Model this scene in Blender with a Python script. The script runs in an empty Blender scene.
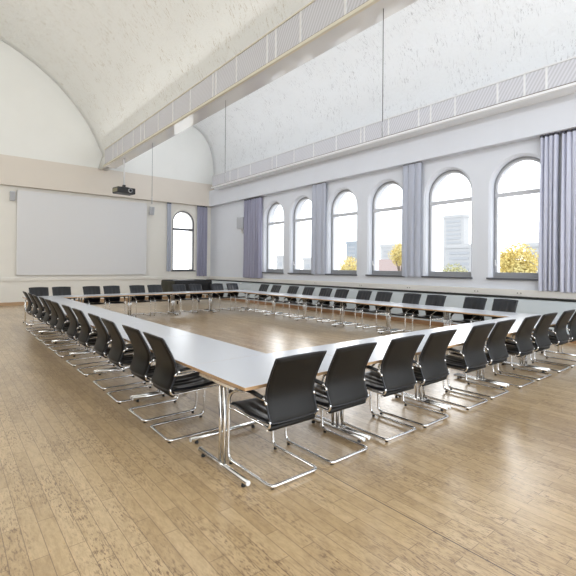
import bpy, bmesh, math, random
from mathutils import Vector, Matrix
random.seed(7)
PI = math.pi
S = bpy.context.scene
COL = S.collection

# ------------------------------------------------------------------ camera
F_PX, YAW, PITCH, ROLL, SY = 424.18, 0.682297, 0.0040067, 0.0079378, -22.667
EYE = 1.636
c_, s_ = math.cos, math.sin
fw = Vector((s_(YAW)*c_(PITCH), c_(YAW)*c_(PITCH), s_(PITCH)))
r0 = Vector((c_(YAW), -s_(YAW), 0)); u0 = r0.cross(fw)
rt = c_(ROLL)*r0 + s_(ROLL)*u0
up = -s_(ROLL)*r0 + c_(ROLL)*u0
cd = bpy.data.cameras.new('camera'); cam = bpy.data.objects.new('camera', cd); COL.objects.link(cam)
m = Matrix((rt, up, -fw)).transposed().to_4x4(); m.translation = Vector((0, 0, EYE))
cam.matrix_world = m
cd.sensor_width = 36; cd.sensor_fit = 'HORIZONTAL'; cd.lens = F_PX/576*36
cd.shift_y = SY/576; cd.clip_end = 600; cd.clip_start = 0.05
S.camera = cam

# ------------------------------------------------------------------ world, light, exposure
w = bpy.data.worlds.new('overcast_sky'); S.world = w; w.use_nodes = True
bg = w.node_tree.nodes['Background']
bg.inputs[0].default_value = (0.93, 0.965, 1.0, 1); bg.inputs[1].default_value = 2.6

def area(name, loc, direction, sx, sy, power, col):
    l = bpy.data.lights.new(name, 'AREA'); l.shape = 'RECTANGLE'; l.size = sx; l.size_y = sy
    l.energy = power; l.color = col
    d = Vector(direction).normalized(); x = Vector((1, 0, 0)) if abs(d.y) > 0.9 else Vector((0, 1, 0)).cross(-d).normalized()
    yv = (-d).cross(x)
    o = bpy.data.objects.new(name, l); M_ = Matrix((x, yv, -d)).transposed().to_4x4(); M_.translation = Vector(loc)
    o.matrix_world = M_; COL.objects.link(o)
    return o
# uplights lying in the troughs on top of the ceiling ducts (the first one is added)
area('left_vault_fill', (-5.2, 8.0, 6.2), (0.7, 0, 1), 0.3, 22, 150, (0.97, 0.98, 0.97))  # added fill by the unseen left wall, brightens the vault, no duct there
area('uplight_warm', (5.1, 8.0, 6.72), (-1, 0, 0.5), 0.25, 22, 75, (0.97, 0.98, 0.97))
area('uplight_cool', (5.95, 8.0, 6.70), (1, 0, 0.45), 0.25, 22, 215, (0.93, 0.96, 1.0))
area('uplight_window_side', (10.55, 8.0, 6.35), (-1, 0, 0.6), 0.25, 22, 85, (0.93, 0.96, 1.0))
# added fill light by the unseen left wall, brightens the far floor and walls
area('left_fill', (-5.75, 13.5, 4.3), (1, -0.05, -0.12), 11, 2.0, 430, (1.0, 0.985, 0.95))
# added fill light at the open end of the hall behind the camera
area('rear_fill', (2.6, -5.8, 4.2), (0, 1, 0), 15, 7.5, 240, (0.95, 0.975, 1.0))

# hazy bright part of the sky in front of the window wall
sl = bpy.data.lights.new('hazy_sun', 'SUN'); sl.energy = 5.0; sl.angle = math.radians(95); sl.color = (1.0, 0.985, 0.96)
so = bpy.data.objects.new('hazy_sun', sl); COL.objects.link(so)
so.rotation_euler = Vector((-0.86, -0.22, -0.46)).to_track_quat('-Z', 'Y').to_euler()

vs = S.view_settings
vs.view_transform = 'Standard'; vs.look = 'None'; vs.gamma = 1.0; vs.exposure = 0.05
vs.use_curve_mapping = False

# ------------------------------------------------------------------ materials
def mat(name, col, rough=0.5, metal=0.0, spec=0.5, coat=0.0):
    M = bpy.data.materials.new(name); M.use_nodes = True
    b = M.node_tree.nodes['Principled BSDF']
    b.inputs['Base Color'].default_value = (*col, 1); b.inputs['Roughness'].default_value = rough
    b.inputs['Metallic'].default_value = metal; b.inputs['Specular IOR Level'].default_value = spec
    b.inputs['Coat Weight'].default_value = coat
    return M
def nodes(M): return M.node_tree.nodes, M.node_tree.links, M.node_tree.nodes['Principled BSDF']
def N(ns, t, **k):
    n = ns.new(t)
    for a, v in k.items(): setattr(n, a, v)
    return n
def mapping(ns, ln, scale=(1,1,1), rot=(0,0,0), loc=(0,0,0)):
    tc = ns.new('ShaderNodeTexCoord'); mp = ns.new('ShaderNodeMapping')
    mp.inputs['Scale'].default_value = scale; mp.inputs['Rotation'].default_value = rot; mp.inputs['Location'].default_value = loc
    ln.new(tc.outputs['Object'], mp.inputs['Vector']); return mp.outputs[0]
def noise(ns, ln, vec, scale, detail=4, rough=0.55):
    n = ns.new('ShaderNodeTexNoise'); n.inputs['Scale'].default_value = scale
    n.inputs['Detail'].default_value = detail; n.inputs['Roughness'].default_value = rough
    ln.new(vec, n.inputs['Vector']); return n.outputs['Fac']
def ramp(ns, ln, fac, stops):
    r = ns.new('ShaderNodeValToRGB'); e = r.color_ramp.elements
    while len(e) < len(stops): e.new(0.5)
    for i, (p, c) in enumerate(stops):
        e[i].position = p; e[i].color = (*c, 1) if len(c) == 3 else c
    ln.new(fac, r.inputs[0]); return r.outputs[0]
def mixc(ns, ln, a, b, fac, mode='MIX'):
    n = ns.new('ShaderNodeMix'); n.data_type = 'RGBA'; n.blend_type = mode
    for sck, v in ((n.inputs[0], fac), (n.inputs[6], a), (n.inputs[7], b)):
        if hasattr(v, 'links'): ln.new(v, sck)
        elif isinstance(v, (int, float)): sck.default_value = v
        else: sck.default_value = (*v, 1)
    return n.outputs[2]
def bump(ns, ln, b, h, strength, dist=0.01):
    n = ns.new('ShaderNodeBump'); n.inputs['Strength'].default_value = strength; n.inputs['Distance'].default_value = dist
    ln.new(h, n.inputs['Height']); ln.new(n.outputs[0], b.inputs['Normal']); return n

def wall_paint(name, col, rough=0.75):
    M = mat(name, col, rough, spec=0.3); ns, ln, b = nodes(M)
    v = mapping(ns, ln); n1 = noise(ns, ln, v, 1.3, 3); n2 = noise(ns, ln, v, 60, 2)
    c = mixc(ns, ln, tuple(x*0.965 for x in col), tuple(min(1, x*1.02) for x in col), n1)
    ln.new(c, b.inputs['Base Color']); bump(ns, ln, b, n2, 0.15, 0.003); return M
M_wall = wall_paint('wall_paint', (0.73, 0.755, 0.81))
M_wallb = wall_paint('wall_paint_back', (0.85, 0.83, 0.775))
M_wallc = wall_paint('lunette_paint', (0.86, 0.865, 0.84))
M_beam = wall_paint('beam_paint', (0.75, 0.695, 0.625))

def rough_plaster(name, col, dark):
    M = mat(name, col, 0.85, spec=0.2); ns, ln, b = nodes(M)
    v = mapping(ns, ln, (1, 0.75, 1)); 
    n0 = noise(ns, ln, v, 0.7, 3)
    c = mixc(ns, ln, tuple(x*0.94 for x in col), col, n0)
    # short trowel scratches
    sc = None
    for ang, sx, sy, th in ((0.35, 5.0, 24.0, 0.635), (1.25, 5.5, 22.0, 0.64), (-0.6, 8, 20, 0.65)):
        vv = mapping(ns, ln, (sx, sy, sx), (0, 0, ang))
        f = noise(ns, ln, vv, 1.0, 6, 0.72)
        r = ramp(ns, ln, f, [(th-0.05, (0,0,0)), (th, (1,1,1))])
        sc = r if sc is None else mixc(ns, ln, sc, r, 1.0, 'ADD')
    sparse = ramp(ns, ln, noise(ns, ln, v, 2.2, 2), [(0.40, (0,0,0)), (0.62, (1,1,1))])
    f = mixc(ns, ln, sc, sparse, 1.0, 'MULTIPLY')
    c = mixc(ns, ln, c, dark, f)
    ln.new(c, b.inputs['Base Color'])
    n2 = noise(ns, ln, v, 7, 8, 0.7); bump(ns, ln, b, n2, 0.8, 0.06); return M
M_vaultA = rough_plaster('vault_plaster_cream', (0.88, 0.89, 0.87), (0.58, 0.54, 0.46))
M_vaultB = rough_plaster('vault_plaster_white', (0.87, 0.885, 0.895), (0.52, 0.52, 0.53))

# parquet of narrow long boards running along Y
def parquet():
    M = mat('worn_parquet', (0.5, 0.35, 0.2), 0.3, spec=0.5); ns, ln, b = nodes(M)
    tc = ns.new('ShaderNodeTexCoord')
    mp = ns.new('ShaderNodeMapping'); mp.inputs['Rotation'].default_value = (0, 0, PI/2)
    ln.new(tc.outputs['Object'], mp.inputs['Vector'])
    br = ns.new('ShaderNodeTexBrick'); ln.new(mp.outputs[0], br.inputs['Vector'])
    br.offset = 0.37; br.inputs['Scale'].default_value = 1.0
    br.inputs['Brick Width'].default_value = 0.62; br.inputs['Row Height'].default_value = 0.096
    br.inputs['Mortar Size'].default_value = 0.0022; br.inputs['Mortar Smooth'].default_value = 0.2; br.inputs['Bias'].default_value = 0.0
    br.inputs['Color1'].default_value = (0.0, 0.0, 0.0, 1); br.inputs['Color2'].default_value = (1, 1, 1, 1)
    br.inputs['Mortar'].default_value = (0.5, 0.5, 0.5, 1)
    base = ramp(ns, ln, br.outputs['Color'], [(0.0, (0.54, 0.395, 0.22)), (0.5, (0.61, 0.455, 0.258)), (1.0, (0.68, 0.52, 0.31))])
    # worn mottling along the grain
    v1 = mapping(ns, ln, (26, 7, 1)); g1 = noise(ns, ln, v1, 1.0, 8, 0.75)
    m1 = ramp(ns, ln, g1, [(0.30, (0.66, 0.60, 0.54)), (0.50, (0.90, 0.885, 0.87)), (0.62, (1.04, 1.03, 1.02))])
    c = mixc(ns, ln, base, m1, 0.9, 'MULTIPLY')
    v3 = mapping(ns, ln, (85, 17, 1)); g3 = noise(ns, ln, v3, 1.0, 3, 0.7)
    m3 = ramp(ns, ln, g3, [(0.52, (0, 0, 0)), (0.60, (1, 1, 1))])
    v4 = mapping(ns, ln, (5.0, 1.3, 1)); g4 = noise(ns, ln, v4, 1.0, 3)
    m4 = ramp(ns, ln, g4, [(0.40, (0.06, 0.06, 0.06)), (0.62, (1, 1, 1))])
    f = mixc(ns, ln, m3, m4, 1.0, 'MULTIPLY')
    f = mixc(ns, ln, (0, 0, 0), f, 0.9)
    c = mixc(ns, ln, c, (0.20, 0.12, 0.065), f)
    # broad wear: greyer trodden zones
    v2 = mapping(ns, ln, (0.5, 0.3, 1)); g2 = noise(ns, ln, v2, 1.0, 3)
    m2 = ramp(ns, ln, g2, [(0.35, (0.80, 0.77, 0.75)), (0.65, (1.06, 1.04, 1.02))])
    c = mixc(ns, ln, c, m2, 1.0, 'MULTIPLY')
    gap = N(ns, 'ShaderNodeMath', operation='MULTIPLY'); ln.new(br.outputs['Fac'], gap.inputs[0]); gap.inputs[1].default_value = 0.8
    c = mixc(ns, ln, c, (0.17, 0.105, 0.06), gap.outputs[0])
    # long expansion joints every few metres
    sx = ns.new('ShaderNodeSeparateXYZ'); ln.new(tc.outputs['Object'], sx.inputs[0])
    a = N(ns, 'ShaderNodeMath', operation='ADD'); ln.new(sx.outputs[0], a.inputs[0]); a.inputs[1].default_value = 19.2-4.78+1.2
    md = N(ns, 'ShaderNodeMath', operation='MODULO'); ln.new(a.outputs[0], md.inputs[0]); md.inputs[1].default_value = 2.4
    sb = N(ns, 'ShaderNodeMath', operation='SUBTRACT'); ln.new(md.outputs[0], sb.inputs[0]); sb.inputs[1].default_value = 1.2
    ab = N(ns, 'ShaderNodeMath', operation='ABSOLUTE'); ln.new(sb.outputs[0], ab.inputs[0])
    lt = N(ns, 'ShaderNodeMath', operation='LESS_THAN'); ln.new(ab.outputs[0], lt.inputs[0]); lt.inputs[1].default_value = 0.004
    c = mixc(ns, ln, c, (0.07, 0.045, 0.03), lt.outputs[0])
    ln.new(c, b.inputs['Base Color'])
    rr = ramp(ns, ln, g1, [(0.3, (0.34,)*3), (0.7, (0.26,)*3)]); ln.new(rr, b.inputs['Roughness'])
    v5 = mapping(ns, ln, (9, 6, 1)); g5 = noise(ns, ln, v5, 1.0, 5, 0.6)
    b.inputs['Coat Weight'].default_value = 0.75; b.inputs['Coat Roughness'].default_value = 0.26; b.inputs['Coat IOR'].default_value = 1.5
    return M
M_floor = parquet()

M_screen = mat('screen_fabric', (0.76, 0.765, 0.78), 0.8, spec=0.2)
M_white = mat('white_laminate', (0.67, 0.70, 0.76), 0.22, spec=0.5)
M_edge = mat('beech_edge', (0.55, 0.35, 0.19), 0.45)
ns, ln, b = nodes(M_edge); ln.new(ramp(ns, ln, noise(ns, ln, mapping(ns, ln, (3, 3, 60)), 2, 5), [(0.3, (0.42, 0.25, 0.12)), (0.7, (0.64, 0.43, 0.25))]), b.inputs['Base Color'])
M_chrome = mat('polished_chrome', (0.80, 0.80, 0.80), 0.12, metal=1.0)
M_leather = mat('black_leather', (0.008, 0.010, 0.015), 0.30, spec=0.55)
ns, ln, b = nodes(M_leather); bump(ns, ln, b, noise(ns, ln, mapping(ns, ln), 60, 3), 0.10, 0.003)
M_shell = mat('charcoal_back_shell', (0.007, 0.0066, 0.0062), 0.46, spec=0.30)
ns, ln, b = nodes(M_shell); bump(ns, ln, b, noise(ns, ln, mapping(ns, ln), 30, 3), 0.06, 0.004)
M_black = mat('black_plastic', (0.015, 0.015, 0.016), 0.4)
M_cap = mat('white_plastic_cap', (0.8, 0.8, 0.8), 0.4)
M_frame = mat('grey_window_frame', (0.56, 0.57, 0.60), 0.4)
M_frame2 = mat('dark_window_frame', (0.30, 0.31, 0.33), 0.4)
M_dk = mat('black_iron_window_frame', (0.09, 0.09, 0.11), 0.4)
M_sill = mat('dark_sill', (0.10, 0.105, 0.12), 0.4)
M_clad = mat('blue_grey_cladding', (0.42, 0.47, 0.50), 0.4)
ns, ln, b = nodes(M_clad); ln.new(mixc(ns, ln, (0.58, 0.65, 0.71), (0.64, 0.71, 0.76), noise(ns, ln, mapping(ns, ln), 0.8, 2)), b.inputs['Base Color'])
M_trunk = wall_paint('trunking_paint', (0.78, 0.76, 0.72), 0.5)
M_basebd = mat('brown_skirting', (0.33, 0.18, 0.09), 0.4)
ns, ln, b = nodes(M_basebd); ln.new(ramp(ns, ln, noise(ns, ln, mapping(ns, ln, (2, 2, 20)), 2, 4), [(0.3, (0.26, 0.135, 0.065)), (0.7, (0.40, 0.23, 0.12))]), b.inputs['Base Color'])
M_basetan = mat('tan_skirting', (0.46, 0.30, 0.17), 0.45)
def fabric(name, col):
    M = mat(name, col, 0.85, spec=0.15); ns, ln, b = nodes(M)
    b.inputs['Sheen Weight'].default_value = 0.3
    n = noise(ns, ln, mapping(ns, ln, (60, 60, 6)), 1, 3)
    ln.new(mixc(ns, ln, tuple(x*0.85 for x in col), col, n), b.inputs['Base Color'])
    bump(ns, ln, b, n, 0.15, 0.002); return M
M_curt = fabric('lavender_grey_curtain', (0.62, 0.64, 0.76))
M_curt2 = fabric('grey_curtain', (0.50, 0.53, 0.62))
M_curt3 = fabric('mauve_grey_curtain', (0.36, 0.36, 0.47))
M_band = fabric('curtain_header_tape', (0.10, 0.10, 0.13))
M_perf = mat('perforated_sheet', (0.5, 0.5, 0.52), 0.5)
ns, ln, b = nodes(M_perf)
wv = ns.new('ShaderNodeTexWave'); wv.bands_direction = 'DIAGONAL'; wv.inputs['Scale'].default_value = 7.0; wv.inputs['Distortion'].default_value = 0.0
ln.new(mapping(ns, ln, (1, 1, 0.6)), wv.inputs['Vector'])
ln.new(ramp(ns, ln, wv.outputs['Fac'], [(0.25, (0.54, 0.54, 0.57)), (0.75, (0.66, 0.66, 0.70))]), b.inputs['Base Color'])
M_duct = mat('duct_enamel', (0.80, 0.80, 0.80), 0.35)
M_lip = mat('duct_lip_enamel', (0.74, 0.70, 0.58), 0.4)
M_line = mat('dark_brown_trim', (0.16, 0.13, 0.10), 0.5)
M_under = mat('glossy_white_enamel', (0.90, 0.91, 0.92), 0.10, spec=0.9, coat=1.0)
ns, ln, b = nodes(M_under); bump(ns, ln, b, noise(ns, ln, mapping(ns, ln), 1.6, 2), 0.12, 0.03)
M_spk = mat('grey_speaker_plastic', (0.52, 0.53, 0.56), 0.5)
M_spk2 = mat('grey_speaker_grille', (0.44, 0.45, 0.48), 0.7)
M_cable = mat('black_cable', (0.06, 0.06, 0.065), 0.5)
M_lens = mat('lens_glass', (0.02, 0.02, 0.03), 0.05)
M_yel = mat('dull_projector_side', (0.22, 0.21, 0.13), 0.35)
M_cover = mat('black_piano_cover', (0.006, 0.006, 0.007), 0.5, spec=0.3)
M_olive = mat('dark_olive_cover_lining', (0.030, 0.028, 0.016), 0.6)
def glass(name, tint=(1, 1, 1)):
    M = bpy.data.materials.new(name); M.use_nodes = True; ns = M.node_tree.nodes; ln = M.node_tree.links; ns.clear()
    o = ns.new('ShaderNodeOutputMaterial'); t = ns.new('ShaderNodeBsdfTransparent'); g = ns.new('ShaderNodeBsdfGlossy')
    t.inputs[0].default_value = (*tint, 1); g.inputs['Roughness'].default_value = 0.02
    lw = ns.new('ShaderNodeLayerWeight'); lw.inputs[0].default_value = 0.5
    fr = ns.new('ShaderNodeMath'); fr.operation = 'MULTIPLY_ADD'; fr.inputs[1].default_value = 0.12; fr.inputs[2].default_value = 0.03
    ln.new(lw.outputs['Facing'], fr.inputs[0])
    mx = ns.new('ShaderNodeMixShader'); ln.new(fr.outputs[0], mx.inputs[0]); ln.new(t.outputs[0], mx.inputs[1]); ln.new(g.outputs[0], mx.inputs[2])
    ln.new(mx.outputs[0], o.inputs[0]); return M
M_glass = glass('window_glass')

# ------------------------------------------------------------------ mesh helpers
class MB:
    def __init__(s): s.bm = bmesh.new()
    def quad(s, pts, mi=0, smooth=False):
        f = s.bm.faces.new([s.bm.verts.new(p) for p in pts]); f.material_index = mi; f.smooth = smooth; return f
    def box(s, x0, x1, y0, y1, z0, z1, bev=0, mi=0, M=None):
        t = bmesh.new(); bmesh.ops.create_cube(t, size=1)
        for v in t.verts: v.co = Vector(((x0+x1)/2+v.co.x*(x1-x0), (y0+y1)/2+v.co.y*(y1-y0), (z0+z1)/2+v.co.z*(z1-z0)))
        if bev: bmesh.ops.bevel(t, geom=t.edges[:], offset=bev, segments=2, profile=0.5, affect='EDGES')
        if M is not None: t.transform(M)
        for f in t.faces: f.material_index = mi
        me = bpy.data.meshes.new('t'); t.to_mesh(me); t.free(); s.bm.from_mesh(me); bpy.data.meshes.remove(me); return s
    def tube(s, pts, r, seg=8, closed=False, cap=True, mi=0):
        pts = [Vector(p) for p in pts]; n = len(pts)
        t0 = (pts[1]-pts[0]).normalized()
        ref = Vector((0, 0, 1)) if abs(t0.z) < 0.9 else Vector((1, 0, 0))
        nx = (ref - t0*ref.dot(t0)).normalized(); rings = []
        for i, p in enumerate(pts):
            a = pts[i-1] if (i > 0 or closed) else None; bq = pts[(i+1) % n] if (i < n-1 or closed) else None
            t = ((bq-p).normalized() if bq is not None else Vector()) + ((p-a).normalized() if a is not None else Vector())
            t.normalize(); nx = (nx - t*nx.dot(t)).normalized(); ny = t.cross(nx)
            rr = r[i] if isinstance(r, (list, tuple)) else r
            rings.append([s.bm.verts.new(p + nx*math.cos(k*2*PI/seg)*rr + ny*math.sin(k*2*PI/seg)*rr) for k in range(seg)])
        for i in range(n if closed else n-1):
            A, B = rings[i], rings[(i+1) % n]
            for k in range(seg):
                f = s.bm.faces.new((A[k], A[(k+1) % seg], B[(k+1) % seg], B[k])); f.smooth = True; f.material_index = mi
        if cap and not closed:
            s.bm.faces.new(rings[0][::-1]).material_index = mi; s.bm.faces.new(rings[-1]).material_index = mi
        return s
    def cyl(s, a, b, r, seg=12, mi=0): return s.tube([a, b], r, seg, mi=mi)
    def grid(s, fn, nu, nv, smooth=True, mi=0, flip=False):
        V = [[s.bm.verts.new(fn(i/nu, j/nv)) for j in range(nv+1)] for i in range(nu+1)]
        for i in range(nu):
            for j in range(nv):
                q = [V[i][j], V[i+1][j], V[i+1][j+1], V[i][j+1]]
                f = s.bm.faces.new(q[::-1] if flip else q); f.smooth = smooth; f.material_index = mi
        return s
    def prism(s, poly, z0, z1, mi=0):
        a = [s.bm.verts.new((x, y, z0)) for x, y in poly]; b = [s.bm.verts.new((x, y, z1)) for x, y in poly]; n = len(poly)
        s.bm.faces.new(a[::-1]).material_index = mi; s.bm.faces.new(b).material_index = mi
        for i in range(n): s.bm.faces.new((a[i], a[(i+1) % n], b[(i+1) % n], b[i])).material_index = mi
        return s
    def build(s, name, mats, parent=None, loc=None, normals=True):
        if normals: bmesh.ops.recalc_face_normals(s.bm, faces=s.bm.faces[:])
        me = bpy.data.meshes.new(name); s.bm.to_mesh(me); s.bm.free()
        for M in (mats if isinstance(mats, (list, tuple)) else [mats]): me.materials.append(M)
        o = bpy.data.objects.new(name, me); COL.objects.link(o)
        if parent is not None: o.parent = parent
        if loc is not None: o.location = loc
        return o
def fillet(pts, rad, n=5):
    pts = [Vector(p) for p in pts]; out = [pts[0]]
    for i in range(1, len(pts)-1):
        a, p, b = pts[i-1], pts[i], pts[i+1]; r = rad[i] if isinstance(rad, (list, tuple)) else rad
        da, db = (a-p), (b-p); ra = min(r, da.length*0.49); rb = min(r, db.length*0.49)
        A = p+da.normalized()*ra; B = p+db.normalized()*rb
        for k in range(n+1):
            t = k/n; out.append(A*(1-t)**2 + p*2*t*(1-t) + B*t*t)
    out.append(pts[-1]); return out
def empty(name, loc=(0, 0, 0), rz=0, parent=None):
    o = bpy.data.objects.new(name, None); COL.objects.link(o); o.location = loc; o.rotation_euler = (0, 0, rz); o.empty_display_size = 0.1
    if parent is not None: o.parent = parent
    return o
def tag(o, label=None, cat=None, group=None, kind=None):
    if label: o['label'] = label
    if cat: o['category'] = cat
    if group: o['group'] = group
    if kind: o['kind'] = kind
    return o
def struct(o): o['kind'] = 'structure'; return o
def copy_tree(o, parent=None):
    c = o.copy(); COL.objects.link(c)
    if parent is not None: c.parent = parent
    for ch in o.children: copy_tree(ch, c)
    return c

# ------------------------------------------------------------------ room shell
XW, XR = 10.85, 11.1        # face of wall above the windows / recessed window wall
YW, YR = 20.0, 20.25
XL, YF = -5.9, -6.0
ZB = 4.80                   # lower edge of the beams
struct(MB().box(XL-0.2, XR+0.5, YF, YR+0.5, -0.15, 0).build('floor', M_floor))

def arched_wall(name, mp, u0, u1, z0, z1, wins, depth, mt):
    """mp(u, z, d) maps wall coordinates to space. wins: (centre, half width, sill z, springing z)."""
    B = MB(); NA = 20; ch = 0.05
    wins = sorted(wins); prev = u0
    for (c, r, zs, zp) in wins:
        R = r+ch; L, Rr = c-R, c+R
        B.quad([mp(prev, z0, 0), mp(L, z0, 0), mp(L, z1, 0), mp(prev, z1, 0)])
        B.quad([mp(L, z0, 0), mp(Rr, z0, 0), mp(Rr, zs, 0), mp(L, zs, 0)])
        out = [(L, zs)] + [(c-R*math.cos(PI*k/NA), zp+R*math.sin(PI*k/NA)) for k in range(NA+1)] + [(Rr, zs)]
        inn = [(c-r, zs)] + [(c-r*math.cos(PI*k/NA), zp+r*math.sin(PI*k/NA)) for k in range(NA+1)] + [(c+r, zs)]
        for k in range(1, NA+1):
            a, b2 = out[k], out[k+1]
            B.quad([mp(a[0], a[1], 0), mp(b2[0], b2[1], 0), mp(b2[0], z1, 0), mp(a[0], z1, 0)])
        for k in range(len(out)-1):
            B.quad([mp(*out[k], 0), mp(*out[k+1], 0), mp(*inn[k+1], ch), mp(*inn[k], ch)])
            B.quad([mp(*inn[k], ch), mp(*inn[k+1], ch), mp(*inn[k+1], depth), mp(*inn[k], depth)])
        B.quad([mp(L, zs, 0), mp(Rr, zs, 0), mp(c+r, zs, depth), mp(c-r, zs, depth)])
        # outer skin around the opening
        B.quad([mp(prev, z0, depth), mp(L, z0, depth), mp(L, z1, depth), mp(prev, z1, depth)])
        B.quad([mp(L, z0, depth), mp(Rr, z0, depth), mp(Rr, zs, depth), mp(L, zs, depth)])
        for k in range(1, NA+1):
            a, b2 = inn[k], inn[k+1]
            B.quad([mp(a[0], a[1], depth), mp(b2[0], b2[1], depth), mp(b2[0], z1, depth), mp(a[0], z1, depth)])
        for q in ((L, c-r), (c+r, Rr)):
            B.quad([mp(q[0], zs, depth), mp(q[1], zs, depth), mp(q[1], z1, depth), mp(q[0], z1, depth)])
        prev = Rr
    for d in (0, depth):
        B.quad([mp(prev, z0, d), mp(u1, z0, d), mp(u1, z1, d), mp(prev, z1, d)])
    return struct(B.build(name, mt, normals=False))
mpR = lambda u, z, d: (XR+d, u, z)
mpB = lambda u, z, d: (u, YR+d, z)
WR = [(14.72, 0.70, 1.40, 3.76), (12.85, 0.70, 1.40, 3.76), (10.64, 0.70, 1.40, 3.76), (8.68, 0.70, 1.40, 3.76), (6.52, 0.70, 1.40, 3.76), (4.58, 0.70, 1.40, 3.76), (2.3, 0.70, 1.40, 3.76)]
DEP = 0.34
arched_wall('wall_right', mpR, YF, YR, 0, ZB+0.6, WR, 0.56, M_wall)
WBk = [(9.55, 0.59, 1.42, 3.87)]
arched_wall('wall_back', mpB, XL, XR, 0, ZB+0.6, WBk, 0.6, M_wallb)
# dark panel added to the unseen left wall, darkens what the chairs mirror
struct(MB().box(XL, XL+0.06, YF, YR, 0, 3.2).build('trim_6', mat('added_dark_panel', (0.045, 0.027, 0.016), 0.5)))
struct(MB().box(XL-0.2, XL, YF, YR+0.3, 0, 11.5).build('wall_left', M_wallb))
# beams over the niches, side wall above the windows
struct(MB().box(XW, XR+0.9, YF, YW, ZB, 5.60).build('trim_1', M_wall))
struct(MB().box(XL, XR+0.9, YW, YR+0.7, ZB, 5.97).build('trim_2', M_beam))
struct(MB().box(XL, XR+1.2, YW+0.03, YR+0.7, 5.97, 12).build('wall_back_upper', M_wallc))

# vaults along Y
def shell(name, prof, mt, th=0.15):
    B = MB(); ny = 60
    y0, y1 = YF, YW+0.06; n = len(prof)
    V = [[B.bm.verts.new((x, y0+(y1-y0)*j/ny, z)) for j in range(ny+1)] for x, z in prof]
    for i in range(n-1):
        for j in range(ny):
            f = B.bm.faces.new((V[i][j], V[i+1][j], V[i+1][j+1], V[i][j+1])); f.smooth = True
    o = B.build(name, mt, normals=False)
    md = o.modifiers.new('thickness', 'SOLIDIFY'); md.thickness = th; md.offset = 1.0
    return struct(o)
profA = [(5.46, 5.9)]
cx, cz, R = -0.66, 4.31, 6.71
a0 = math.atan2(6.58-cz, math.sqrt(R*R-(6.58-cz)**2))
aE = PI-math.acos(min(1, (cx-(XL-0.1))/R))
for k in range(0, 49):
    a = a0 + (aE-a0)*k/48; profA.append((cx+R*math.cos(a), cz+R*math.sin(a)))
profA.append((XL-0.1, 4.9))
shell('ceiling', profA, M_vaultA)
profB = []
for k in range(0, 49):
    a = PI*k/48; e = 2/3.0
    cc, ss = math.cos(a), math.sin(a)
    profB.append((8.42+2.86*math.copysign(abs(cc)**e, cc), 5.95+3.2*abs(ss)**e))
profB = [(XR+0.18, 5.5)] + profB[1:] + [(5.56, 5.9)]
shell('ceiling_window_bay', profB, M_vaultB)

# skirtings, cladding, trunking
struct(MB().box(XL, XW-0.1, YR-0.03, YR, 0, 0.13).build('baseboard_back', M_basetan))
tr = struct(MB().box(XL, 10.9, YR-0.05, YR, 0.985, 1.12, 0.006).build('trim_3', M_wallb))
tr = struct(MB().box(XR-0.12, XR, YF, YR-0.05, 0.96, 1.12, 0.006).build('trim_4', M_trunk))
cl = struct(empty('trim_5', (XW, 0, 0)))
MB().box(0.02, 0.25, YF, YR-0.05, 0.12, 0.905).build('backing', M_clad, cl)
MB().box(-0.015, 0.25, YF, YR-0.05, 0.925, 0.955).build('black_top_strip', M_black, cl)  # black strip along the line above the cladding panels
y = YR-0.06; k = 0
while y > YF:
    y1 = max(y-2.12, YF)
    MB().box(0.0, 0.03, y1+0.006, y-0.006, 0.12, 0.905, 0.003).build('panel', M_clad, cl); y = y1
struct(MB().box(XW-0.02, XW+0.2, YF, YR-0.05, 0, 0.12).build('baseboard_right', M_basebd))

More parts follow.
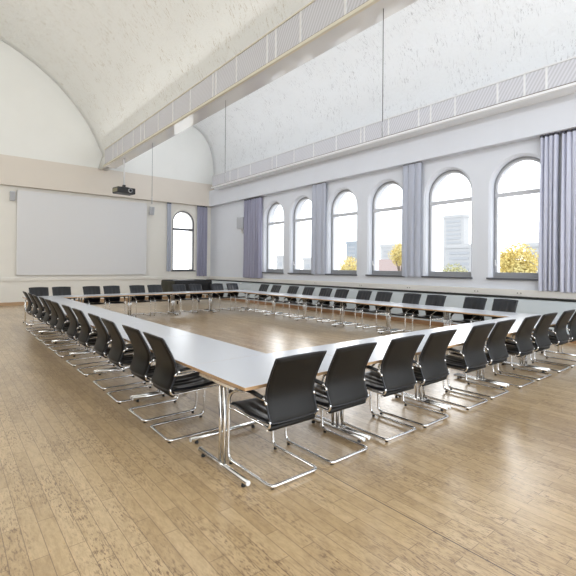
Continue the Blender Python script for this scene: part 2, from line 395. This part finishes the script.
# windows
def window(idx, mp, c, r, zs, zp, depth, zt, dark, handle_side=None):
    o = struct(empty('window_%d' % idx, mp(c, zs, depth)))
    org = Vector(mp(c, zs, depth))
    def L(u, z, d): return Vector(mp(u, z, d))-org
    NA = 24
    def outline(off):
        rr = r-off
        return [(c-rr, zs+off)] + [(c-rr*math.cos(PI*k/NA), zp+rr*math.sin(PI*k/NA)) for k in range(NA+1)] + [(c+rr, zs+off)]
    def ring(o0, o1, d0, d1):
        B = MB(); A, Bq = outline(o0), outline(o1); n = len(A)
        P = [[L(*q, d0) for q in A], [L(*q, d0) for q in Bq], [L(*q, d1) for q in Bq], [L(*q, d1) for q in A]]
        for i in range(n):
            j = (i+1) % n
            for k in range(4): B.quad([P[k][i], P[k][j], P[(k+1) % 4][j], P[(k+1) % 4][i]])
        return B
    def bar(u0, u1, z0, z1, d0, d1, B=None):
        B = B or MB(); a, b2 = L(u0, z0, d0), L(u1, z1, d1)
        B.box(min(a.x, b2.x), max(a.x, b2.x), min(a.y, b2.y), max(a.y, b2.y), min(a.z, b2.z), max(a.z, b2.z), 0.004); return B
    ring(0.0, 0.035, depth-0.15, depth-0.05).build('outer_frame', M_dk if dark else M_frame2, o)
    ring(0.035, 0.085 if not dark else 0.05, depth-0.13, depth-0.06).build('sash_frame', M_dk if dark else M_frame, o)
    bar(c-r+0.03, c+r-0.03, zt-0.05, zt+0.05, depth-0.15, depth-0.05).build('transom', M_dk if dark else M_frame, o)
    if not dark:
        bar(c-r+0.03, c+r-0.03, zs+0.02, zs+0.14, depth-0.14, depth-0.06).build('bottom_rail', M_frame2, o)
    Bp = MB(); inn = outline(0.05)
    Bp.bm.faces.new([Bp.bm.verts.new(L(*q, depth-0.10)) for q in inn]); Bp.bm.faces.new([Bp.bm.verts.new(L(*q, depth-0.094)) for q in inn][::-1])
    Bp.build('pane', M_glass, o, normals=False)
    bar(c-r-0.07, c+r+0.07, zs-0.045, zs+0.004, -0.06, depth-0.15).build('sill', M_sill, o)
    if handle_side is not None:
        uu = c+handle_side*(r-0.06)
        h = bar(uu-0.015, uu+0.015, zs+0.30, zs+0.37, depth-0.16, depth-0.13); bar(uu-0.01, uu+0.01, zs+0.33, zs+0.47, depth-0.19, depth-0.165, h)
        h.build('handle', M_cap, o)
    return o
for i, (c, r, zs, zp) in enumerate(WR): window(i+1, mpR, c, r, zs, zp, DEP, 3.56, False, 1 if i in (1, 3, 5) else None)
c, r, zs, zp = WBk[0]
window(8, mpB, c, r, zs, zp, 0.20, 3.52, True)

# ------------------------------------------------------------------ ceiling ducts with perforated panels
def duct(name, xf, xb, z0, z1, ylist, label, lipm, near):
    o = empty(name, (xf, 0, z0)); tag(o, label, 'ceiling duct')
    W = xb-xf; H = z1-z0; ya, yb = near, ylist[0]
    MB().box(0.02, W, ya, yb, 0.03, H).build('casing', M_duct, o)
    MB().box(0.0, W+0.01, ya, yb+0.02, -0.012, 0.03, 0.004).build('underside', M_under, o)
    MB().box(-0.05, 0.02, ya, yb+0.03, -0.015, 0.055, 0.012).build('bottom_lip', lipm, o)
    MB().box(-0.02, 0.02, ya, yb+0.02, 0.055, 0.080).build('brown_line', M_line, o)  # solid dark brown strip above the lip
    MB().box(-0.025, 0.03, ya, yb+0.02, H-0.015, H+0.015, 0.004).build('top_edge', lipm, o)
    for a, b2 in zip(ylist[:-1], ylist[1:]):
        MB().box(0.0, 0.02, b2+0.02, a-0.02, 0.085, H-0.015).build('perforated_panel', M_perf, o)
        MB().box(-0.012, 0.02, b2-0.022, b2+0.022, 0.08, H).build('mullion', M_duct, o)
    return o
yl = [18.9, 17.75, 17.2, 16.6, 15.4, 14.65, 14.3, 13.1, 12.0, 10.85, 9.58, 9.42, 8.46, 7.25, 6.95, 6.17, 5.0, 3.8, 3.5, 2.3, 1.1]
duct('ceiling_duct', 5.28, 5.74, 5.85, 6.56, yl, 'long perforated light duct hanging between the two vaults, above the left of the table ring', M_lip, 0.6)
yr = [18.9, 17.2, 16.5, 15.5, 13.9, 13.6, 12.5, 11.4, 10.25, 9.15, 9.0, 8.05, 7.0, 6.62, 5.9, 4.8, 4.18, 3.72, 2.6, 1.4]
duct('ceiling_duct', 10.42, 10.9, 5.56, 6.16, yr, 'long perforated light duct running along the wall above the arched windows', M_duct, 0.6)

# ------------------------------------------------------------------ projection screen, projector, speakers, microphones
sc = empty('projection_screen', (4.93, 20.15, 1.22)); tag(sc, 'large pale grey projection screen mounted flat on the back wall', 'projection screen')
MB().box(-2.62, 2.62, 0.0, 0.03, 0.03, 3.40).build('screen_surface', M_screen, sc)
fr = MB()
for x0, x1, z0, z1 in ((-2.65, 2.65, 3.40, 3.44), (-2.65, 2.65, 0, 0.03), (-2.65, -2.62, 0, 3.44), (2.62, 2.65, 0, 3.44)): fr.box(x0, x1, -0.004, 0.05, z0, z1, 0.002)
fr.build('frame', M_cap, sc)
fr = MB().box(-2.3, -2.2, 0.03, 0.10, 0.2, 3.2).box(2.2, 2.3, 0.03, 0.10, 0.2, 3.2).build('wall_bracket', M_cap, sc)

pj = empty('projector', (5.5, 17.06, 4.46), math.radians(8)); tag(pj, 'black ceiling projector hanging on a white pole before the back wall', 'projector')
MB().box(-0.36, 0.36, -0.25, 0.25, 0.0, 0.24, 0.03).build('housing', M_black, pj)
MB().box(-0.365, -0.30, -0.20, 0.20, 0.05, 0.19, 0.01).build('side_grille', M_yel, pj)
MB().cyl((0.12, -0.24, 0.12), (0.12, -0.31, 0.12), 0.075, 16).build('lens_barrel', M_spk, pj)
MB().cyl((0.12, -0.31, 0.12), (0.12, -0.315, 0.12), 0.06, 16).build('lens', M_lens, pj)
MB().box(-0.14, 0.14, -0.12, 0.12, 0.24, 0.27, 0.005).box(-0.05, 0.05, -0.05, 0.05, 0.27, 0.36, 0.01).build('mount', M_black, pj)
MB().cyl((0, 0, 0.34), (0, 0, 1.378), 0.035, 12).build('pole', M_cap, pj)

def mic(y, label):
    o = empty('hanging_microphone', (5.5, y, 3.75)); tag(o, label, 'microphone', 'hanging microphones')
    MB().cyl((0, 0, 0.24), (0, 0, 2.088), 0.006, 6).build('cable', M_cable, o)
    MB().tube([(0, 0, 0), (0, 0, 0.16), (0, 0, 0.19), (0, 0, 0.25)], [0.014, 0.014, 0.012, 0.007], 10).build('capsule', M_spk2, o)
mic(4.37, 'thin grey microphone on a long cable, nearest of the three hanging from the duct')
mic(9.32, 'thin grey microphone on a long cable, middle one of the three hanging from the duct')
mic(14.15, 'thin grey microphone on a long cable, farthest of the three, close to the screen')

def speaker(name, loc, rz, sx, sy, sz, label, tilt=0):
    o = empty(name, loc, rz); tag(o, label, 'loudspeaker'); o.rotation_euler = (tilt, 0, rz)
    MB().box(-sx/2, sx/2, -sy/2, sy/2, 0, sz, 0.02).build('cabinet', M_spk, o)
    MB().box(-sx/2+0.02, sx/2-0.02, -sy/2-0.012, -sy/2, 0.03, sz-0.03, 0.004).build('grille', M_spk2, o)
    return o
sp = speaker('wall_speaker', (10.90, 16.97, 3.42), math.radians(-62), 0.34, 0.22, 0.55, 'grey box loudspeaker on the window wall between the corner and the first curtain')
MB().cyl((0, 0.05, 0.02), (0.02, 0.12, -0.14), 0.03, 10).box(-0.06, 0.06, 0.08, 0.14, -0.20, -0.10, 0.01).build('bracket', M_cap, sp)
sp = speaker('wall_speaker', (7.80, 20.10, 4.10), math.radians(12), 0.20, 0.14, 0.40, 'small grey loudspeaker just right of the projection screen', math.radians(6))
MB().box(-0.03, 0.03, 0.05, 0.12, 0.15, 0.22, 0.005).build('bracket', M_cap, sp)
sp = speaker('wall_speaker', (2.12, 20.12, 4.20), math.radians(0), 0.18, 0.14, 0.38, 'small grey loudspeaker just left of the projection screen')
MB().box(-0.03, 0.03, 0.05, 0.11, 0.15, 0.22, 0.005).build('bracket', M_cap, sp)

sock_lab = ['double wall socket on the white trunking beneath the curtained last window at right', 'double wall socket on the white trunking between the two right-hand windows',
            'double wall socket on the white trunking beneath the right grey curtain', 'double wall socket on the white trunking between the third and fourth windows',
            'double wall socket on the white trunking beneath the left grey curtain']
for y, lb in zip((4.5, 5.58, 7.69, 9.59, 11.85), sock_lab):
    o = empty('wall_socket', (XR-0.12, y, 1.04)); tag(o, lb, 'socket')
    for dy in (-0.04, 0.04):
        MB().box(-0.008, 0, dy-0.035, dy+0.035, -0.035, 0.035, 0.003).build('cover_plate', M_trunk, o)
        MB().cyl((-0.011, dy, 0), (-0.008, dy, 0), 0.014, 12).build('socket_hole', M_line, o)
for y, lb in ((6.88, 'small white box on the blue-grey cladding behind the third chair gap'), (8.36, 'small white box on the blue-grey cladding behind the window-side chairs'), (16.84, 'small white box on the cladding near the far corner')):
    o = tag(MB().box(-0.03, 0, -0.05, 0.05, -0.03, 0.03, 0.006).build('junction_box', M_cap, None, (XW-0.0, y, 0.85)), lb, 'junction box')

# ------------------------------------------------------------------ curtains
def curtain(name, mp, u0, u1, z0, z1, pitch, amp, mt, label, seed=0):
    rnd = random.Random(seed); o = empty(name, mp((u0+u1)/2, z0, 0)); org = Vector(mp((u0+u1)/2, z0, 0))
    tag(o, label, 'curtain'); n = max(8, int((u1-u0)/0.008)); nf = (u1-u0)/pitch
    ph = [rnd.uniform(-0.7, 0.7) for _ in range(int(nf)+4)]; am = [rnd.uniform(0.65, 1.25) for _ in range(int(nf)+4)]
    def off(u, v):
        t = u*nf; i = int(t); f = t-i
        a = am[i]*(1-f)+am[i+1]*f; p = ph[i]*(1-f)+ph[i+1]*f
        w_ = 2*abs(math.sin(PI*t+0.5*p*(1.0+0.4*(1-v))))**0.65-1
        return amp*a*w_*(0.75+0.35*(1-v)) + 0.12*amp*math.sin(9*t+5*v+p*3)
    def side(d):
        return lambda u, v: Vector(mp(u0+(u1-u0)*u+0.01*math.sin(7*u*nf+3*v), z0+(z1-z0)*v+(0.012*math.sin(5*u*nf) if v == 0 else 0), off(u, v)+d))-org
    B = MB(); B.grid(side(0), n, 14); B.grid(side(0.006), n, 14, flip=True)
    B.build('cloth', mt, o, normals=False)
    B = MB(); B.grid(lambda u, v: Vector(mp(u0+(u1-u0)*u, z1-0.02+0.08*v, off(u, 1)*0.9-0.004))-org, n, 1); B.build('header_tape', M_band, o, normals=False)
    MB().cyl(Vector(mp(u0-0.02, z1+0.06, 0.0))-org, Vector(mp(u1+0.02, z1+0.06, 0.0))-org, 0.012, 8).build('rail', M_frame2, o)
    return o
mC = lambda u, z, d: (10.985-d*0.9, u, z)
mCb = lambda u, z, d: (u, 20.14-d*0.9, z)
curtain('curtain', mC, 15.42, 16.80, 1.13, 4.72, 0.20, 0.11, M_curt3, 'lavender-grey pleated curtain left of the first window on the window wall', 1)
curtain('curtain', mC, 11.33, 12.08, 1.38, 4.78, 0.26, 0.035, M_curt2, 'flat grey curtain panel between the second and third windows', 2)
curtain('curtain', mC, 7.27, 7.93, 1.38, 4.78, 0.24, 0.035, M_curt2, 'flat grey curtain panel between the fourth and fifth windows', 3)
curtain('curtain', mC, 3.66, 4.05, 1.13, 4.74, 0.10, 0.085, M_curt, 'lavender-grey pleated curtain covering the right side of the last window', 4)
curtain('curtain', mC, 1.2, 3.61, 1.11, 4.74, 0.11, 0.085, M_curt, 'wide lavender-grey pleated curtain at the right edge of the photo', 5)
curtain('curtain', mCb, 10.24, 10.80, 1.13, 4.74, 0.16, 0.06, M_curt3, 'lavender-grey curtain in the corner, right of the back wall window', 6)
curtain('curtain', mCb, 8.60, 8.82, 1.38, 4.74, 0.11, 0.025, M_curt2, 'narrow grey curtain left of the back wall window', 7)

# ------------------------------------------------------------------ covered piano in the far corner
pn = empty('grand_piano', (8.62, 17.7, 0)); tag(pn, 'grand piano under a black cover in the far corner below the arched window', 'piano')
poly = []
pts = [(-1.0, -0.72), (0.6, -0.72), (0.80, -0.66), (0.85, -0.2), (0.75, 0.3), (0.45, 0.52), (0.0, 0.60), (-0.5, 0.70), (-1.0, 0.70)]
def ringp(scale, z, wav):
    out = []; n = len(pts); K = 14
    for i in range(n):
        a, b2 = Vector(pts[i]), Vector(pts[(i+1) % n])
        for k in range(K):
            p = a.lerp(b2, k/K); s2 = scale + wav*math.sin((i*K+k)*1.15)+wav*0.6*math.sin((i*K+k)*0.47)
            out.append(Vector((p.x*s2, p.y*s2, z + (0.02*math.sin((i*K+k)*0.31) if z < 0.8 else 0))))
    return out
B = MB(); rings = [ringp(0.80, 1.03, 0), ringp(0.97, 1.025, 0), ringp(1.0, 0.99, 0), ringp(1.01, 0.75, 0.008), ringp(1.02, 0.42, 0.018)]
vr = [[B.bm.verts.new(p) for p in r_] for r_ in rings]
B.bm.faces.new(vr[0])
for a, b2 in zip(vr[:-1], vr[1:]):
    for i in range(len(a)):
        f = B.bm.faces.new((a[i], a[(i+1) % len(a)], b2[(i+1) % len(a)], b2[i])); f.smooth = True
        if b2[i].co.z < 0.9 and i >= len(a)-14: f.material_index = 1
B.build('fabric_cover', [M_cover, M_olive], pn)
MB().box(-0.85, 0.62, -0.55, 0.45, 0.62, 0.98, 0.02).build('body', M_cover, pn)
for x, y_ in ((-0.75, -0.45), (-0.75, 0.4), (0.5, 0.0)):
    MB().tube([(x, y_, 0.0), (x, y_, 0.08), (x, y_, 0.5), (x, y_, 0.64)], [0.035, 0.03, 0.055, 0.06], 10).build('leg', M_cover, pn)

# ------------------------------------------------------------------ tables
TOP, TH = 0.74, 0.026
def table(loc, rz, length, depth, label, group, LO=-0.10, end=0.035):
    """origin at centre; length along local x, depth along local y."""
    o = empty('conference_table', loc, rz); tag(o, label, 'table', group)
    g = 0.002                  # the legs stand nearer the outer long side (LO)
    B = MB().box(-length/2+g, length/2-g, -depth/2, depth/2, TOP-TH, TOP, 0.002)
    for f in B.bm.faces:
        if abs(f.normal.z) < 0.5 : f.material_index = 1
    B.build('tabletop', [M_white, M_edge], o)
    MB().box(-length/2+0.16, length/2-0.16, -0.20, -0.17, TOP-TH-0.04, TOP-TH).box(-length/2+0.16, length/2-0.16, 0.17, 0.20, TOP-TH-0.04, TOP-TH).build('under_frame', M_black, o)
    for sx in (-1, 1):
        x = sx*(length/2-(end if sx < 0 else 0.035))
        Bl = MB()
        for dy in (LO-0.032, LO+0.032): Bl.cyl((x, dy, 0.045), (x, dy, TOP-TH-0.02), 0.0135, 12)
        Bl.box(x-0.03, x+0.03, LO-0.22, LO+0.34, TOP-TH-0.02, TOP-TH)
        leg = Bl.build('leg', M_chrome, o)
        MB().cyl((x, LO-0.375, 0.045), (x, LO+0.375, 0.045), 0.020, 14).build('foot', M_chrome, leg)
        for sy in (-1, 1):
            MB().cyl((x, LO+sy*0.375, 0.045), (x, LO+sy*0.379, 0.045), 0.019, 14).build('end_cap', M_cap, leg)
            MB().tube([(x, LO+sy*0.315, 0.0), (x, LO+sy*0.315, 0.012), (x, LO+sy*0.315, 0.028)], [0.018, 0.018, 0.010], 10).build('glide', M_black, leg)
    return o
YN0, YN1 = 2.632, 3.54
xs = [1.735, 3.07, 4.49, 5.98, 7.43, 9.10]
ordn = ['first', 'second', 'third', 'fourth', 'fifth', 'sixth', 'seventh', 'eighth', 'ninth', 'tenth', 'eleventh', 'twelfth']
for i in range(5):
    ex = ' at the near corner of the ring' if i == 0 else ' of the front row, counted from the near corner'
    table(((xs[i]+xs[i+1])/2, (YN0+YN1)/2, 0), 0, xs[i+1]-xs[i], YN1-YN0, 'white-topped chrome T-leg table, %s%s' % (ordn[i], ex), 'tables of the front row', -0.11, 0.016 if i == 0 else 0.035)
ys = [3.54+1.6*k for k in range(7)]
for i in range(6):
    table(((1.735+2.60)/2, (ys[i]+ys[i+1])/2, 0), -PI/2, 1.6, 0.865, 'white-topped chrome T-leg table, %s of the left row counted from the near corner' % ordn[i], 'tables of the left row', -0.02)
    table(((8.235+9.10)/2, (ys[i]+ys[i+1])/2, 0), PI/2, 1.6, 0.865, 'white-topped chrome T-leg table, %s of the window-side row counted from the front row' % ordn[i], 'tables of the window-side row')
xf = [1.735, 3.17, 4.62, 6.07, 7.49, 9.10]
for i in range(5):
    table(((xf[i]+xf[i+1])/2, 13.14+0.44, 0), PI, xf[i+1]-xf[i], 0.88, 'white-topped chrome T-leg table, %s from the left in the far row before the screen' % ordn[i], 'tables of the far row')

# ------------------------------------------------------------------ chairs
def make_chair():
    o = empty('cantilever_chair')
    W = 0.232; z0 = 0.027; rr = 0.0135
    # one bent tube per side joined by the rear floor bar
    def sidepts(s):
        return [(s*(W-0.004), -0.218, 0.640), (s*(W+0.010), -0.18, 0.652), (s*(W+0.025), -0.06, 0.668), (s*(W+0.022), 0.16, 0.640), (s*W, 0.298, 0.560), (s*W, 0.302, 0.40), (s*W, 0.302, 0.10), (s*W, 0.290, z0), (s*W, -0.295, z0)]
    L = sidepts(-1); R_ = sidepts(1)[::-1]
    pts = L + R_
    rad = [0, .03, .08, .10, .09, .02, .03, .05, .045, .045, .05, .03, .02, .09, .10, .08, .03, 0]
    MB().tube(fillet(pts, rad, 4), rr, 8).build('frame', M_chrome, o)
    # seat support loop
    B = MB()
    for s in (-1, 1):
        B.tube(fillet([(s*W, 0.300, 0.452), (s*(W-0.016), 0.24, 0.452), (s*(W-0.016), -0.20, 0.440), (s*(W-0.0), -0.272, 0.445), (s*(W+0.006), -0.284, 0.505)], 0.04, 4), 0.0095, 8)
    B.cyl((-W+0.01, -0.225, 0.418), (W-0.01, -0.225, 0.418), 0.011, 8)
    B.build('seat_support', M_chrome, o)
    # seat
    def crease(x, k=62): return math.sin(k*x)*math.exp(-(x/0.13)**4)
    def seat(top):
        def fn(u, v):
            x = (u-0.5)*2; yy = -0.250 + 0.562*v; hw = 0.222+0.006*math.sin(PI*v)
            ex = max(0, abs(x)-0.9)/0.1; ey = max(0, abs(v-0.5)*2-0.93)/0.07
            rnd_ = math.sqrt(max(0, 1-min(1, ex)**2))*math.sqrt(max(0, 1-min(1, ey)**2))
            zc = 0.462 + 0.022*v - 0.030*max(0, v-0.8)**1.0*3.5*(0.6) + 0.010*x*x - 0.012*math.sin(PI*min(1, v*1.15))
            if top:
                z = zc + 0.020*rnd_ + 0.0045*crease(x*0.22)*math.exp(-((v-0.32)/0.36)**2)
            else: z = zc - 0.022*rnd_
            return (x*hw, yy, z)
        return fn
    B = MB(); B.grid(seat(True), 44, 18); B.grid(seat(False), 12, 10); bmesh.ops.remove_doubles(B.bm, verts=B.bm.verts[:], dist=0.0008)
    B.build('seat', M_leather, o)
    # back: profile points (y, z)
    prof = [(-0.284, 0.485), (-0.262, 0.53), (-0.238, 0.595), (-0.226, 0.655), (-0.234, 0.72), (-0.262, 0.79), (-0.302, 0.87), (-0.338, 0.935), (-0.360, 0.975)]
    def P(t):
        t *= len(prof)-1; i = min(int(t), len(prof)-2); f = t-i
        p = [prof[max(0, i-1)], prof[i], prof[i+1], prof[min(len(prof)-1, i+2)]]
        def cr(a, b, c, d): return 0.5*((2*b)+(-a+c)*f+(2*a-5*b+4*c-d)*f*f+(-a+3*b-3*c+d)*f**3)
        return cr(*[q[0] for q in p]), cr(*[q[1] for q in p])
    def back(off, front, inset=0.0, puff=0.0):
        def fn(u, v):
            x = (u-0.5)*2; y_, z_ = P(inset+v*(1-2*inset)); hw = 0.232+0.016*v - inset*0.35
            cv = -0.020*(1-x*x)
            ex = max(0, abs(x)-0.88)/0.12; ey = max(0, abs(v-0.5)*2-0.94)/0.06
            rnd_ = math.sqrt(max(0, 1-min(1, ex)**2))*math.sqrt(max(0, 1-min(1, ey)**2))
            yy = y_ + cv + off + puff*rnd_
            if front: yy += 0.008*crease(x*0.22, 58)*math.exp(-((v-0.45)/0.35)**2)*rnd_
            top = 0.010*(1-x*x)*v*v
            return (x*hw, yy, z_+top)
        return fn
    B = MB(); B.grid(back(0.0, True, 0, 0.020), 44, 20); B.grid(back(-0.006, False), 16, 20)
    B.build('backrest', M_leather, o)
    bk = o.children[-1]
    B = MB(); B.grid(back(-0.0065, False, 0.012, -0.012), 22, 16); B.grid(back(-0.005, False, 0.012, 0), 16, 16)
    B.build('back_shell', M_shell, bk)
    # rolled piping around the back
    per = [back(-0.004, False)(u, 0) for u in [k/8 for k in range(9)]] + [back(-0.004, False)(1, v) for v in [k/14 for k in range(1, 15)]] + [back(-0.004, False)(1-k/8, 1) for k in range(1, 9)] + [back(-0.004, False)(0, 1-k/14) for k in range(1, 14)]
    MB().tube(per, 0.0075, 6, closed=True).build('piping', M_leather, bk)
    # bar under the rear of the seat
    MB().tube([(-0.228, -0.250, 0.442), (-0.218, -0.250, 0.442), (0.218, -0.250, 0.442), (0.228, -0.250, 0.442)], [0.014, 0.024, 0.024, 0.014], 10).build('rear_roll', M_shell, o)
    for s in (-1, 1):
        arm = [Vector((s*(W+0.018), -0.195, 0.664)), Vector((s*(W+0.027), -0.06, 0.684)), Vector((s*(W+0.026), 0.08, 0.672)), Vector((s*(W+0.018), 0.20, 0.640)), Vector((s*(W+0.008), 0.270, 0.598))]
        arm = fillet(arm, 0.06, 3)
        B = MB(); prev = None
        for i, p in enumerate(arm):
            wd = 0.024 if 0 < i < len(arm)-1 else 0.014; th = 0.013
            ring = [B.bm.verts.new((p.x+dx*wd, p.y, p.z+dz*th)) for dx, dz in ((-1, -0.5), (-0.8, 0.7), (0, 1), (0.8, 0.7), (1, -0.5), (0.6, -1), (-0.6, -1))]
            if prev:
                for k in range(7): B.bm.faces.new((prev[k], prev[(k+1) % 7], ring[(k+1) % 7], ring[k])).smooth = True
            else: B.bm.faces.new(ring)
            prev = ring
        B.bm.faces.new(prev[::-1])
        B.build('armrest', M_black, o)
        MB().tube([(s*(W+0.008), -0.240, 0.612), (s*(W+0.008), -0.232, 0.628), (s*(W+0.006), -0.215, 0.642)], 0.011, 8).build('back_bracket', M_chrome, o)
        for yy in (0.26, -0.27):
            MB().tube([(s*(W if yy > 0 else W-0.03), yy, 0), (s*(W if yy > 0 else W-0.03), yy, 0.020)], [0.016, 0.013], 10).build('glide', M_black, o)
    return o
proto = make_chair(); first = [True]
def chair(x, y, rz, label, group):
    o = proto if first[0] else copy_tree(proto); first[0] = False
    o.location = (x, y, 0); o.rotation_euler = (0, 0, rz); tag(o, label, 'chair', group)
    return o
rj = random.Random(3)
FX = [2.10, 2.72, 3.46, 4.05, 4.94, 5.55, 6.36, 6.98, 7.76, 8.36]
for i, x in enumerate(FX):
    if i == 0: lb = 'black leather cantilever chair, nearest to the camera, at the near corner of the front row'
    elif i == 9: lb = 'black leather cantilever chair cut by the right photo edge, last of the front row'
    else: lb = 'black leather cantilever chair seen from behind, %s of the front row from the near corner' % ordn[i]
    chair(x, 2.775+rj.uniform(-0.01, 0.01), rj.uniform(-0.02, 0.02), lb, 'chairs of the front row')
LY = [3.94, 4.58, 5.36, 6.04, 6.93, 7.68, 8.54, 9.16, 9.92, 10.60, 11.43, 12.20]
for i, y in enumerate(LY):
    if i == 0: lb = 'black leather cantilever chair, nearest of the left row, beside the near table corner'
    elif i == 11: lb = 'dark cantilever chair, farthest of the left row, towards the screen wall'
    else: lb = 'dark cantilever chair pushed to the left table row, %s from the near end' % ordn[i]
    chair(1.912+rj.uniform(-0.012, 0.012), y, -PI/2+rj.uniform(-0.02, 0.02), lb, 'chairs of the left row')
RY = [4.08, 4.73, 5.70, 6.38, 7.26, 7.96, 8.82, 9.51, 10.31, 11.10, 12.04, 12.78]
for i, y in enumerate(RY):
    if i == 0: lb = 'black leather chair facing the camera, nearest of the row along the window wall'
    elif i == 11: lb = 'black leather chair facing the camera, farthest of the row along the window wall'
    else: lb = 'black leather chair along the window wall, %s counted from its near end' % ordn[i]
    chair(8.93+rj.uniform(-0.01, 0.01), y, PI/2+rj.uniform(-0.02, 0.02), lb, 'chairs of the window-side row')
GX = [2.17, 2.76, 3.61, 4.21, 5.03, 5.64, 6.53, 7.17, 8.06, 8.73]
for i, x in enumerate(GX):
    lb = 'black leather chair in the far row facing the camera, %s from the left' % ordn[i]
    if i == 9: lb = 'black leather chair in the far row, rightmost, at the far corner by the windows'
    chair(x, 13.86+rj.uniform(-0.01, 0.01), PI+rj.uniform(-0.02, 0.02), lb, 'chairs of the far row')

# ------------------------------------------------------------------ outside the windows
def facade(name, base, cx, cy, sx, sy, h, nx, nz, label, mw, mg, rz=0):
    o = empty(name, (cx, cy, base), rz); tag(o, label, 'building')
    MB().box(-sx/2, sx/2, -sy/2, sy/2, 0, h).build('wall', mw, o)
    MB().box(-sx/2-0.2, sx/2+0.2, -sy/2-0.2, sy/2+0.2, h, h+0.8).build('roof', mw, o)
    for k in range(nz):
        z = 1.2+(h-1.6)*k/nz
        MB().box(-sx/2-0.12, -sx/2, -sy/2+1, sy/2-1, z+0.2, z+(h-1.6)/nz*0.62).build('window_band', mg, o)
    return o
G0 = -5.0
M_out = mat('pale_street', (0.45, 0.45, 0.44), 0.9)
struct(MB().box(XR+0.75, 400, -120, 400, G0-0.3, G0).build('ground', M_out))
M_bw = mat('pale_facade', (0.40, 0.41, 0.425), 0.8); M_bg = mat('pale_blue_glazing', (0.33, 0.35, 0.38), 0.5)
M_bb = mat('blue_tower_glass', (0.25, 0.29, 0.335), 0.4); M_red = mat('red_roof_tiles', (0.27, 0.21, 0.205), 0.8); M_hw = mat('white_house_wall', (0.38, 0.38, 0.38), 0.8)
facade('office_tower', G0, 121.5, 68.2, 3, 6.6, 22.0, 1, 16, 'pale office tower seen through the fifth window', M_bw, M_bg)
facade('office_block', G0, 91.5, 49.8, 3, 6.6, 11.2, 1, 8, 'low pale office block at the foot of the tower, fifth window', M_bw, M_bg)
facade('office_block', G0, 91.5, 69.0, 3, 5.6, 12.0, 1, 9, 'pale office block with window bands seen through the fourth window', M_bw, M_bg)
facade('blue_office_block', G0, 106, 95.4, 3, 4.6, 14.5, 1, 10, 'bluish tower block seen through the third window', M_bb, M_bg)
facade('distant_house', G0, 99, 106.5, 8, 4.5, 9.0, 1, 3, 'pale distant house low in the second window', M_bw, M_bg)
facade('distant_house', G0, 99, 121.5, 8, 4, 10.0, 1, 3, 'pale distant house low in the first window', M_bw, M_bg)
facade('distant_house', G0, 92, 33.8, 4, 4, 11.0, 1, 4, 'pale house behind the yellow tree in the last window', M_bw, M_bg)
hs = empty('gabled_house', (63, 47.0, G0)); tag(hs, 'white house with reddish roof low in the fourth window', 'house')
MB().box(-3, 3, -3.2, 3.2, 0, 5.8).build('wall', M_hw, hs)
B = MB(); R1 = [(-3.4, -3.6, 5.8), (3.4, -3.6, 5.8), (3.4, 3.6, 5.8), (-3.4, 3.6, 5.8), (0, -3.6, 8.2), (0, 3.6, 8.2)]
for q in ((0, 3, 5, 4), (1, 2, 5, 4), (0, 1, 4), (3, 2, 5), (0, 1, 2, 3)): B.bm.faces.new([B.bm.verts.new(R1[k]) for k in q])
B.build('roof', M_red, hs)
def leafmat(name, c1, c2):
    M = mat(name, c1, 0.7, spec=0.2); ns, ln, b = nodes(M)
    ln.new(ramp(ns, ln, noise(ns, ln, mapping(ns, ln), 0.9, 4), [(0.35, c1), (0.65, c2)]), b.inputs['Base Color']); return M
M_ly = leafmat('yellow_leaves', (0.60, 0.46, 0.14), (0.66, 0.58, 0.27)); M_lg = leafmat('yellow_green_leaves', (0.33, 0.34, 0.17), (0.45, 0.43, 0.24))
M_bark = mat('tree_bark', (0.16, 0.12, 0.09), 0.9)
def tree(x, y, h, rad, mt, label, n=1500, seed=0, top=None):
    rnd = random.Random(seed); o = empty('autumn_tree', (x, y, G0)); tag(o, label, 'tree')
    H = h-G0
    B = MB().tube([(0, 0, 0), (0.1, 0, H*0.3), (0, 0.1, H*0.55), (0.05, 0, H*0.85)], [0.3, 0.22, 0.14, 0.04], 8)
    lobes = [(0, 0, H-rad*1.0, rad)]
    for k in range(9):
        a = rnd.uniform(0, 2*PI); d = rnd.uniform(0.35, 0.8)*rad; zz = H-rad*rnd.uniform(0.8, 1.9); lobes.append((math.cos(a)*d, math.sin(a)*d, zz, rad*rnd.uniform(0.4, 0.62)))
        B.tube([(0, 0, H*0.4), (math.cos(a)*d*0.5, math.sin(a)*d*0.5, zz*0.8), (math.cos(a)*d, math.sin(a)*d, zz)], [0.10, 0.07, 0.02], 6)
    B.build('trunk', M_bark, o)
    B = MB()
    for k in range(n):
        lx, ly, lz, lr = lobes[rnd.randrange(len(lobes))] if k % 3 else lobes[0]
        v = Vector((rnd.gauss(0, 1), rnd.gauss(0, 1), rnd.gauss(0, 1))).normalized()*lr*rnd.uniform(0.45, 1.0)
        v.z *= 0.95; p = Vector((lx, ly, lz))+v
        q = Vector((rnd.gauss(0, 1), rnd.gauss(0, 1), rnd.gauss(0, 1))).normalized(); t = q.orthogonal().normalized(); s2 = q.cross(t); L = rnd.uniform(0.07, 0.13)*(rad/1.6)**0.5
        B.quad([p-t*L, p-s2*L*0.6, p+t*L, p+s2*L*0.6])
    B.build('foliage', mt, o, normals=False)
tree(30, 12.4, 3.45, 1.35, M_ly, 'bright yellow autumn tree filling the lower part of the last window', 5200, 1)
tree(50, 28.4, 2.45, 2.0, M_lg, 'yellow-green tree low in the fifth window', 4000, 2)
tree(40, 28.9, 4.7, 1.25, M_ly, 'yellow tree rising beside the right curtain in the fourth window', 3600, 3)
tree(45, 41.4, 3.4, 1.7, M_ly, 'round yellow tree low in the third window', 4000, 4)
